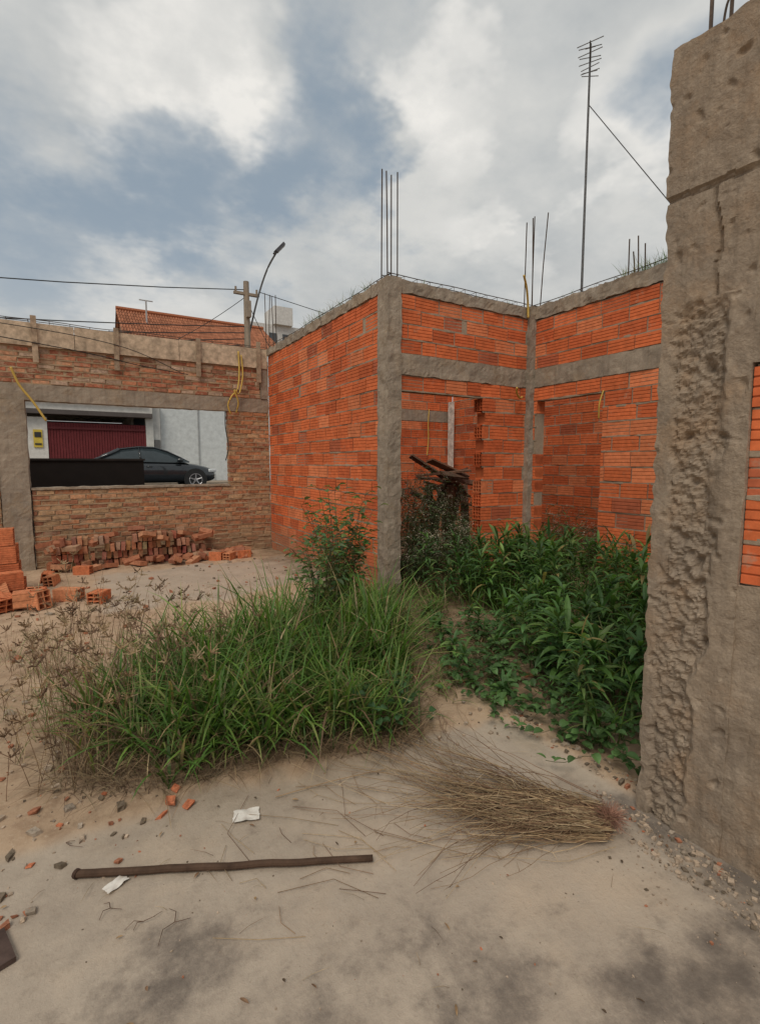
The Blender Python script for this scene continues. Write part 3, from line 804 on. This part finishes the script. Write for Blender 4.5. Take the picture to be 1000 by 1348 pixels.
def seedweed(mb,x,y,H,col):
    z=gz(x,y); az=U(0,6.28); le=U(0,.35)
    d=Vector((math.cos(az)*math.sin(le),math.sin(az)*math.sin(le),math.cos(le)))
    pts=[Vector((x,y,z))+d*H*t+Vector((math.cos(az),math.sin(az),0))*.12*H*t*t for t in (0,.33,.66,1)]
    mb.tube(pts,.0018,col,3,.0009)
    tip=pts[-1]
    for k in range(random.randint(5,8)):
        e=tip+Vector((U(-.04,.04),U(-.04,.04),U(-.01,.05)))
        mb.tube([tip,e],.0022,col,3)
        for q in range(4):
            o=tip+(e-tip)*U(.3,1); s_=U(.004,.007)
            mb.add([tuple(o+Vector((U(-s_,s_),U(-s_,s_),U(-s_,s_)))) for _ in range(4)],[(0,1,2),(0,2,3),(0,1,3),(1,2,3)],tuple(q_*.8 for q_ in col))
for i in range(270):
    if R()<.6: x,y=U(-.35,.6),U(2.3,3.7)
    else: x,y=U(-1.3,.4),U(2.6,4.8)
    seedweed(dw_,x,y,U(.25,.6) if x>-.2 else U(.12,.36),strawc())
for i in range(100):
    x,y=U(-1.2,-.1),U(2.6,4.2)
    for k in range(8): blade(dw_,x+U(-.03,.03),y+U(-.03,.03),gz(x,y),U(.1,.3),U(0,6.28),U(.1,.9),U(.3,1.3),.003,strawc() if R()<.7 else green(),4)
dw_.build('dry_weeds',M_straw)

def leaf(mb,p,d,L,w,droop,col,seg=4):
    p=Vector(p); d=Vector(d).normalized(); side=d.cross(Vector((0,0,1)))
    if side.length<.01: side=Vector((1,0,0))
    side.normalize(); up_=side.cross(d)
    side=(side+up_*U(-.5,.5)).normalized(); v=[];cs=[];f=[]
    for i in range(seg+1):
        t=i/seg; ww=w*math.sin(math.pi*min(1,t*.86+.1))**.8 if i<seg else .0005
        v+= [tuple(p-side*ww/2+Vector((0,0,ww*.18))),tuple(p),tuple(p+side*ww/2+Vector((0,0,ww*.18)))]
        k=.8+.35*t; cs+=[(col[0]*k,col[1]*k,col[2]*k)]*3
        p=p+d*(L/seg); d=(d+Vector((0,0,-droop/seg))).normalized()
    for i in range(seg):
        f+=[(3*i,3*i+1,3*i+4,3*i+3),(3*i+1,3*i+2,3*i+5,3*i+4)]
    mb.add(v,f,cs)
def dgreen(l=0):
    k=U(.7,1.3); t=R()
    c=(.06,.13,.04) if t<.5 else ((.09,.18,.045) if t<.86 else ((.14,.22,.065) if t<.97 else (.25,.2,.08)))
    return tuple(q*k for q in c)
def lancep(mb,x,y,H,nl,LL,lw,ck=1):
    z=gz(x,y); az=U(0,6.28); le=U(0,.4)
    top=Vector((x+math.cos(az)*le*H,y+math.sin(az)*le*H,z+H)); b0=Vector((x,y,z))
    mid=(b0+top)/2+Vector((U(-.03,.03),U(-.03,.03),0))
    pts=[b0*(1-t)**2+mid*2*t*(1-t)+top*t*t for t in (0,.25,.5,.75,1)]
    mb.tube(pts,.004,(.09,.11,.04),5,.002)
    for i in range(nl):
        t=.2+.8*(i/nl)**.7; p=b0*(1-t)**2+mid*2*t*(1-t)+top*t*t
        a=i*2.4+U(-.4,.4); el=U(-.1,.5)+.9*t**4
        leaf(mb,p,(math.cos(a)*math.cos(el),math.sin(a)*math.cos(el),math.sin(el)),LL*U(.6,1.1),lw*U(.8,1.2),U(.6,2.0),tuple(q*ck for q in dgreen()))
lp=MB()
PR=[(2.05,1.3),(2.1,1.75),(2.55,2.3),(2.85,3.0),(3.1,3.7),(4.35,3.95),(4.4,1.2)]
for i in range(150):
    x,y=rpoly(PR)
    dist=x-2.0
    H=U(.22,.50)+.24*sst(.4,1.6,dist)
    s_=U(.75,1.3); ck=U(.75,1.3)
    lancep(lp,x,y,H,random.randint(20,38),U(.14,.2)*s_,U(.018,.03)*s_,ck)
for i in range(34):
    x,y=U(2.9,4.35),U(3.5,4.05); 
    lancep(lp,x,y,U(.35,.62),26,.15,.022,U(.8,1.2))
for (x,y) in ((2.05,2.5),(2.2,2.75),(1.85,2.25),(2.35,3.1),(2.0,2.0),(2.4,2.5),(2.5,2.75),(2.1,3.3),(2.55,3.4),(2.7,3.1)):
    lancep(lp,x,y,U(.08,.24),22,.12,.024,1.1)
lp.build('lance_leaved_weeds',M_leaf)
g2=MB()
for i in range(90):
    x,y=rpoly(PR)
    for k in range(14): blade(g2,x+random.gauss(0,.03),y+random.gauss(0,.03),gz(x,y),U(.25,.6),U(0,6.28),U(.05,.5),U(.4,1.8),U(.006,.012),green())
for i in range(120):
    x,y=U(1.9,3.7),U(3.3,4.2)
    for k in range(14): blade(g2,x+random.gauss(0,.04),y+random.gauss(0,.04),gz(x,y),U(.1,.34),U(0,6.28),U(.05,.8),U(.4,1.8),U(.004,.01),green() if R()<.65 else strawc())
for i in range(60):
    x,y=U(1.7,2.6),U(2.1,3.4)
    for k in range(10): blade(g2,x+random.gauss(0,.03),y+random.gauss(0,.03),gz(x,y),U(.05,.18),U(0,6.28),U(.2,1.0),U(.4,1.8),U(.003,.008),green() if R()<.5 else strawc())
g2.build('grass_tufts',M_leaf)
vn=MB()
PV=[(1.88,1.12),(1.82,1.75),(1.85,2.1),(2.05,2.6),(2.3,3.0),(2.9,2.9),(2.7,1.9),(2.5,1.1)]
for i in range(210):
    x,y=rpoly(PV); a=U(0,6.28); z0=U(.02,.16)*(1 if x>2 else .5); pts=[]
    for k in range(7):
        pts.append((x,y,gz(x,y)+z0+.03*N(x*9,y*9,i))); a+=U(-.5,.5); x+=math.cos(a)*.04; y+=math.sin(a)*.04
        if x<1.86 and y<1.15: break
    if len(pts)>2: vn.tube(pts,.0015,(.1,.10,.045),3)
    for p in pts:
        aa=U(0,6.28); s_=U(.5,1.15); k=U(.6,1.4)
        leaf(vn,(p[0],p[1],p[2]+.01),(math.cos(aa),math.sin(aa),U(.0,.7)),.055*s_,.04*s_,U(.4,1.5),(.08*k,.155*k,.05*k),4)
for i in range(90):
    x,y=U(1.1,1.5),U(1.95,2.3); a=U(0,6.28); leaf(vn,(x,y,gz(x,y)+U(.02,.2)),(math.cos(a),math.sin(a),U(.1,.6)),.045,.04,1.0,(.06,.13,.05),4)
vn.build('creeping_vine',M_leaf)
sh=MB()
def shrub(mb,x,y,H,spread,nb,nl,LL,lw,cf,fl=None):
    z=gz(x,y)
    for b__ in range(nb):
        a=U(0,6.28); r=spread*U(.3,1); h_=H*U(.55,1)
        p0=Vector((x+U(-.03,.03),y+U(-.03,.03),z)); p2=p0+Vector((math.cos(a)*r,math.sin(a)*r,h_)); p1=(p0+p2)/2+Vector((-math.cos(a)*r*.2,-math.sin(a)*r*.2,h_*.1))
        q=lambda t:p0*(1-t)**2+p1*2*t*(1-t)+p2*t*t
        mb.tube([q(t/5) for t in range(6)],.004,(.12,.10,.05),4,.0015)
        for i in range(nl):
            t=U(.2,1); p=q(t); aa=U(0,6.28); e=p+Vector((math.cos(aa),math.sin(aa),U(.1,1)))*U(.02,.09)
            mb.tube([p,e],.0012,(.1,.11,.05),3)
            aa+=U(-.6,.6); leaf(mb,e,(math.cos(aa),math.sin(aa),U(-.2,.5)),LL*U(.6,1.2),lw*U(.7,1.2),U(.3,1.2),cf(),3)
            if fl and t>.7 and R()<.75:
                o=e+Vector((U(-.03,.03),U(-.03,.03),U(.02,.06)))
                for _k in range(3):
                    o2=o+Vector((U(-.02,.02),U(-.02,.02),U(-.01,.02))); s_=.007
                    mb.add([tuple(o2+Vector((U(-s_,s_),U(-s_,s_),U(-s_,s_)))) for _ in range(4)],[(0,1,2),(0,2,3),(0,1,3),(1,2,3)],fl)
lg=lambda:tuple(q*U(.7,1.3) for q in (.115,.175,.065))
shrub(sh,1.75,3.55,1.2,.38,14,36,.075,.036,lg)
shrub(sh,1.5,3.3,.85,.3,10,28,.075,.034,lg)
shrub(sh,2.0,3.85,1.05,.28,10,28,.07,.03,lg)
shrub(sh,2.15,4.6,.9,.25,8,26,.065,.03,lg)
sh.build('leafy_shrub',M_leaf)
s2=MB()
for (x,y,H) in ((2.95,4.45,.95),(3.3,4.5,1.1),(3.6,4.7,1.0),(3.1,4.95,1.25),(3.5,5.1,1.3),(3.9,5.3,1.3),(3.0,5.4,1.2),(3.4,4.8,1.3),(2.9,4.15,.55),(3.3,4.1,.6),(3.6,4.2,.75),(4.2,5.0,1.1),(4.5,5.5,1.0),(5.1,5.0,.9),(5.0,3.7,.6),(5.3,4.2,.8),(5.4,3.4,.7)):
    shrub(s2,x,y,H,.34,15,28,.07,.016,lambda:tuple(q*U(.7,1.3) for q in (.075,.115,.045)),(.55,.48,.4))
s2.build('flowering_weeds',M_leaf)
wt=MB()
def topw(x0,x1,y0,y1,z,n,L0,L1,dry=.5):
    for i in range(n):
        x,y=U(x0,x1),U(y0,y1)
        for k in range(8): blade(wt,x+U(-.02,.02),y+U(-.02,.02),z,U(L0,L1),U(0,6.28),U(.1,1.0),U(.3,1.6),U(.002,.005),strawc() if R()<dry else green(),4)
topw(XA,XA+.14,YA+.2,YA+2.2,3.08,80,.05,.18,.4); topw(XC,XC+.14,1.9,3.1,3.08,90,.06,.22,.3); topw(XC,XC+.14,.5,2.0,3.08,30,.06,.2,.35)
topw(XC+.0,XC+.1,3.3,4.0,3.08,8,.05,.12); topw(XA,XC,YA,YA+.12,3.08,8,.04,.09); topw(-.5,2.4,YB,YB+.1,3.0,12,.05,.12,.8)
wt.build('wall_top_weeds',M_leaf)
# uprooted straw bundle
sb=MB()
root=Vector((1.60,1.06,.045))
D0=Vector((-.72,.69,0)).normalized(); S0=Vector((D0.y,-D0.x,0))
def stalkc():
    k=U(.6,1.25); return random.choice([(.40*k,.29*k,.17*k),(.30*k,.20*k,.12*k),(.46*k,.35*k,.22*k),(.25*k,.155*k,.10*k)])
for i in range(520):
    cl_=random.choice([-.62,-.40,-.25,-.1,.0,.10,.2,.32])
    hd=cl_+random.gauss(0,.13)
    L=abs(random.gauss(.52,.17))
    if cl_<-.35: 
        if R()<.6: continue
        L=U(.7,1.5)
    side=random.gauss(0,.035)
    p=root+S0*side+Vector((U(-.03,.03),U(-.03,.03),U(-.02,.05)))
    hd0=hd*.3-side*2; w1=U(0,99); pts=[]; n_=11; hz=U(.0,.06)
    for k in range(n_):
        t=k/(n_-1)
        pts.append(Vector((p.x,p.y,max(.007,.010+gz(p.x,p.y)+hz*math.sin(math.pi*min(1,t*.75+.15))+.02*math.exp(-t*6)+.016*N(w1,t*6,2)))))
        a=-(hd0+(hd-hd0)*2*t)+.95*N(w1,t*3.6,5)
        dr=D0*math.cos(a)+S0*math.sin(a)
        p=p+dr*L/(n_-1)
    c_=stalkc(); sb.tube(pts,U(.0010,.0025),c_,3,.0007)
    if R()<.6:
        for q in range(3):
            b0=pts[random.randint(3,9)]; e=b0+Vector((U(-.06,.06),U(-.06,.06),U(-.01,.03))); e.z=max(e.z,.006); sb.tube([b0,e],.0011,c_,3,.0004)
for i in range(520):
    a=U(0,6.28); e=U(-.4,1.2); L=U(.02,.085)
    o=root+Vector((.02,-.01,0)); d=Vector((math.cos(a)*math.cos(e)*1.1,math.sin(a)*math.cos(e),math.sin(e)*.7))
    m1=o+d*L*.5+Vector((U(-.014,.014),U(-.014,.014),U(-.005,.01))); q=o+d*L; q.z=max(q.z,.004)
    k=U(.6,1.2); sb.tube([o,m1,q],.0012,(.31*k,.165*k,.115*k),3,.0005)
for i in range(28):
    x,y=U(.35,1.2),U(1.2,1.65); a=math.radians(U(135,200)-38); L=U(.08,.4); c_=U(-.5,.5)
    sb.tube([(x,y,.008),(x+math.cos(a)*L/2,y+math.sin(a)*L/2,.012+U(0,.01)),(x+math.cos(a+c_)*L,y+math.sin(a+c_)*L,.007)],.0011,stalkc(),3)
for (p,q,r_) in (((1.25,1.95,.02),(1.5,1.55,.03),(1.6,1.2,.03)),((1.1,1.93,.03),(1.2,1.7,.05),(1.35,1.4,.04)),((.62,1.85,.01),(.85,1.82,.015),(1.1,1.78,.01))):
    sb.tube(curve([p,q,r_]),.002,(.3,.2,.11),4)
sb.build('straw_bundle',M_straw)
tw_=MB()
for (x,y) in ((.1,1.52),(.18,1.47),(.02,1.62),(1.6,.5),(-.1,2.0)):
    for k in range(3):
        a=U(0,6.28); L=U(.02,.08); tw_.tube([(x,y,.008),(x+math.cos(a)*L*.5,y+math.sin(a)*L*.5,.014),(x+math.cos(a+.4)*L,y+math.sin(a+.4)*L,.006)],.0014,(.1,.06,.04),4,.0008)
for i in range(60):
    x,y=U(-.4,1.8),U(.5,2.0); a=U(0,6.28); leaf(tw_,(x,y,.008),(math.cos(a),math.sin(a),.15),U(.01,.03),.008,.5,random.choice([(.2,.12,.07),(.1,.07,.045),(.33,.22,.12)]),3)
tw_.build('twigs_and_dead_leaves',M_straw)

# ---------------------------------------------------------------- world
SE=math.radians(52); SH=math.radians(228)
w=bpy.data.worlds.new('World'); scene.world=w; w.use_nodes=True; nt=w.node_tree
bg=nt.nodes['Background']; bg.inputs[1].default_value=.108
sky=nd(nt,'ShaderNodeTexSky',sky_type='NISHITA'); sky.sun_disc=False; sky.sun_elevation=SE; sky.sun_rotation=SH; sky.dust_density=2.0
tc=nd(nt,'ShaderNodeTexCoord'); D=tc.outputs['Generated']
sp=nd(nt,'ShaderNodeSeparateXYZ'); nt.links.new(D,sp.inputs[0])
zz=ma(nt,'ADD',ma(nt,'MAXIMUM',sp.outputs[2],0.0),.25)
cb=nd(nt,'ShaderNodeCombineXYZ'); nt.links.new(ma(nt,'DIVIDE',sp.outputs[0],zz),cb.inputs[0]); nt.links.new(ma(nt,'DIVIDE',sp.outputs[1],zz),cb.inputs[1])
C=cb.outputs[0]
na=noi(nt,1.5,9,.58,C); nb2=noi(nt,3.2,8,.6,C)
wv=nd(nt,'ShaderNodeVectorMath',operation='MULTIPLY_ADD'); nt.links.new(noi(nt,2.6,5,.6,C,'Color'),wv.inputs[0]); wv.inputs[1].default_value=(.5,.5,.5); 
ad=nd(nt,'ShaderNodeVectorMath',operation='ADD'); nt.links.new(D,ad.inputs[0]); ad.inputs[1].default_value=(-.25,-.25,-.25)
nt.links.new(ad.outputs[0],wv.inputs[2])
nrm=nd(nt,'ShaderNodeVectorMath',operation='NORMALIZE'); nt.links.new(wv.outputs[0],nrm.inputs[0]); D2=nrm.outputs[0]
dens=ma(nt,'ADD',na,.11)
def blobv(az,el,rad,wt_):
    h_=math.radians(31+az); e=math.radians(el); v_=(math.sin(h_)*math.cos(e),math.cos(h_)*math.cos(e),math.sin(e))
    n=nd(nt,'ShaderNodeVectorMath',operation='DOT_PRODUCT'); nt.links.new(D2,n.inputs[0]); n.inputs[1].default_value=v_
    return mr(nt,n.outputs['Value'],math.cos(math.radians(rad)),1,0,wt_,True)
for bb in ((-31,22,14,-.2),(-18,25,12,-.18),(-6,28,10,-.12),(-3,37,9,-.12),(29,30,7,-.16),(12,24,6,-.15),
           (-25,34,14,.16),(-14,31,8,.1),(8,36,12,.16),(16,30,16,.2),(20,20,14,.15),(-20,14,14,.14),(4,20,12,.14)):
    dens=ma(nt,'ADD',dens,blobv(*bb))
br_=blobv(5,35,5,.8)
for bb in ((-22,33,9,.75),(-14,30,7,.6),(9,24,6,.6),(27,31,7,.7),(14,21,6,.35),(-26,15,9,.4)):
    br_=ma(nt,'ADD',br_,blobv(*bb))
mask=mr(nt,dens,.34,.68,0,1,True)
ccol=mix(nt,mr(nt,nb2,.36,.64),(6.0,6.0,5.8),(4.5,4.7,4.75))
ccol=mix(nt,mr(nt,na,.5,.68,0,.5),ccol,(4.1,4.25,4.3))
bf=ma(nt,'MULTIPLY',br_,mr(nt,nb2,.36,.56,.25,1.25))
ccol=mix(nt,ma(nt,'MINIMUM',bf,1.0),ccol,(7.9,7.7,7.3))
blue=mix(nt,.8,sky.outputs[0],(2.9,3.5,4.0))
haze=mr(nt,sp.outputs[2],0,.42,.8,0,True)
base=mix(nt,haze,blue,(5.6,5.65,5.5))
nt.links.new(mix(nt,mask,base,ccol),bg.inputs[0])
L_=bpy.data.lights.new('sun','SUN'); L_.energy=1.6; L_.angle=math.radians(25); L_.color=(1,.91,.78)
so=bpy.data.objects.new('sun',L_); scene.collection.objects.link(so)
sd=Vector((math.sin(SH)*math.cos(SE),math.cos(SH)*math.cos(SE),math.sin(SE)))
so.rotation_euler=sd.to_track_quat('Z','Y').to_euler()
cam=bpy.data.cameras.new('camera'); co=bpy.data.objects.new('camera',cam); scene.collection.objects.link(co)
cam.sensor_fit='VERTICAL'; cam.sensor_height=36; cam.lens=660/1348*36; cam.clip_start=.05; cam.clip_end=2000
co.location=(0,0,1.35); co.rotation_euler=(math.radians(84.5),0,math.radians(-31))
scene.camera=co
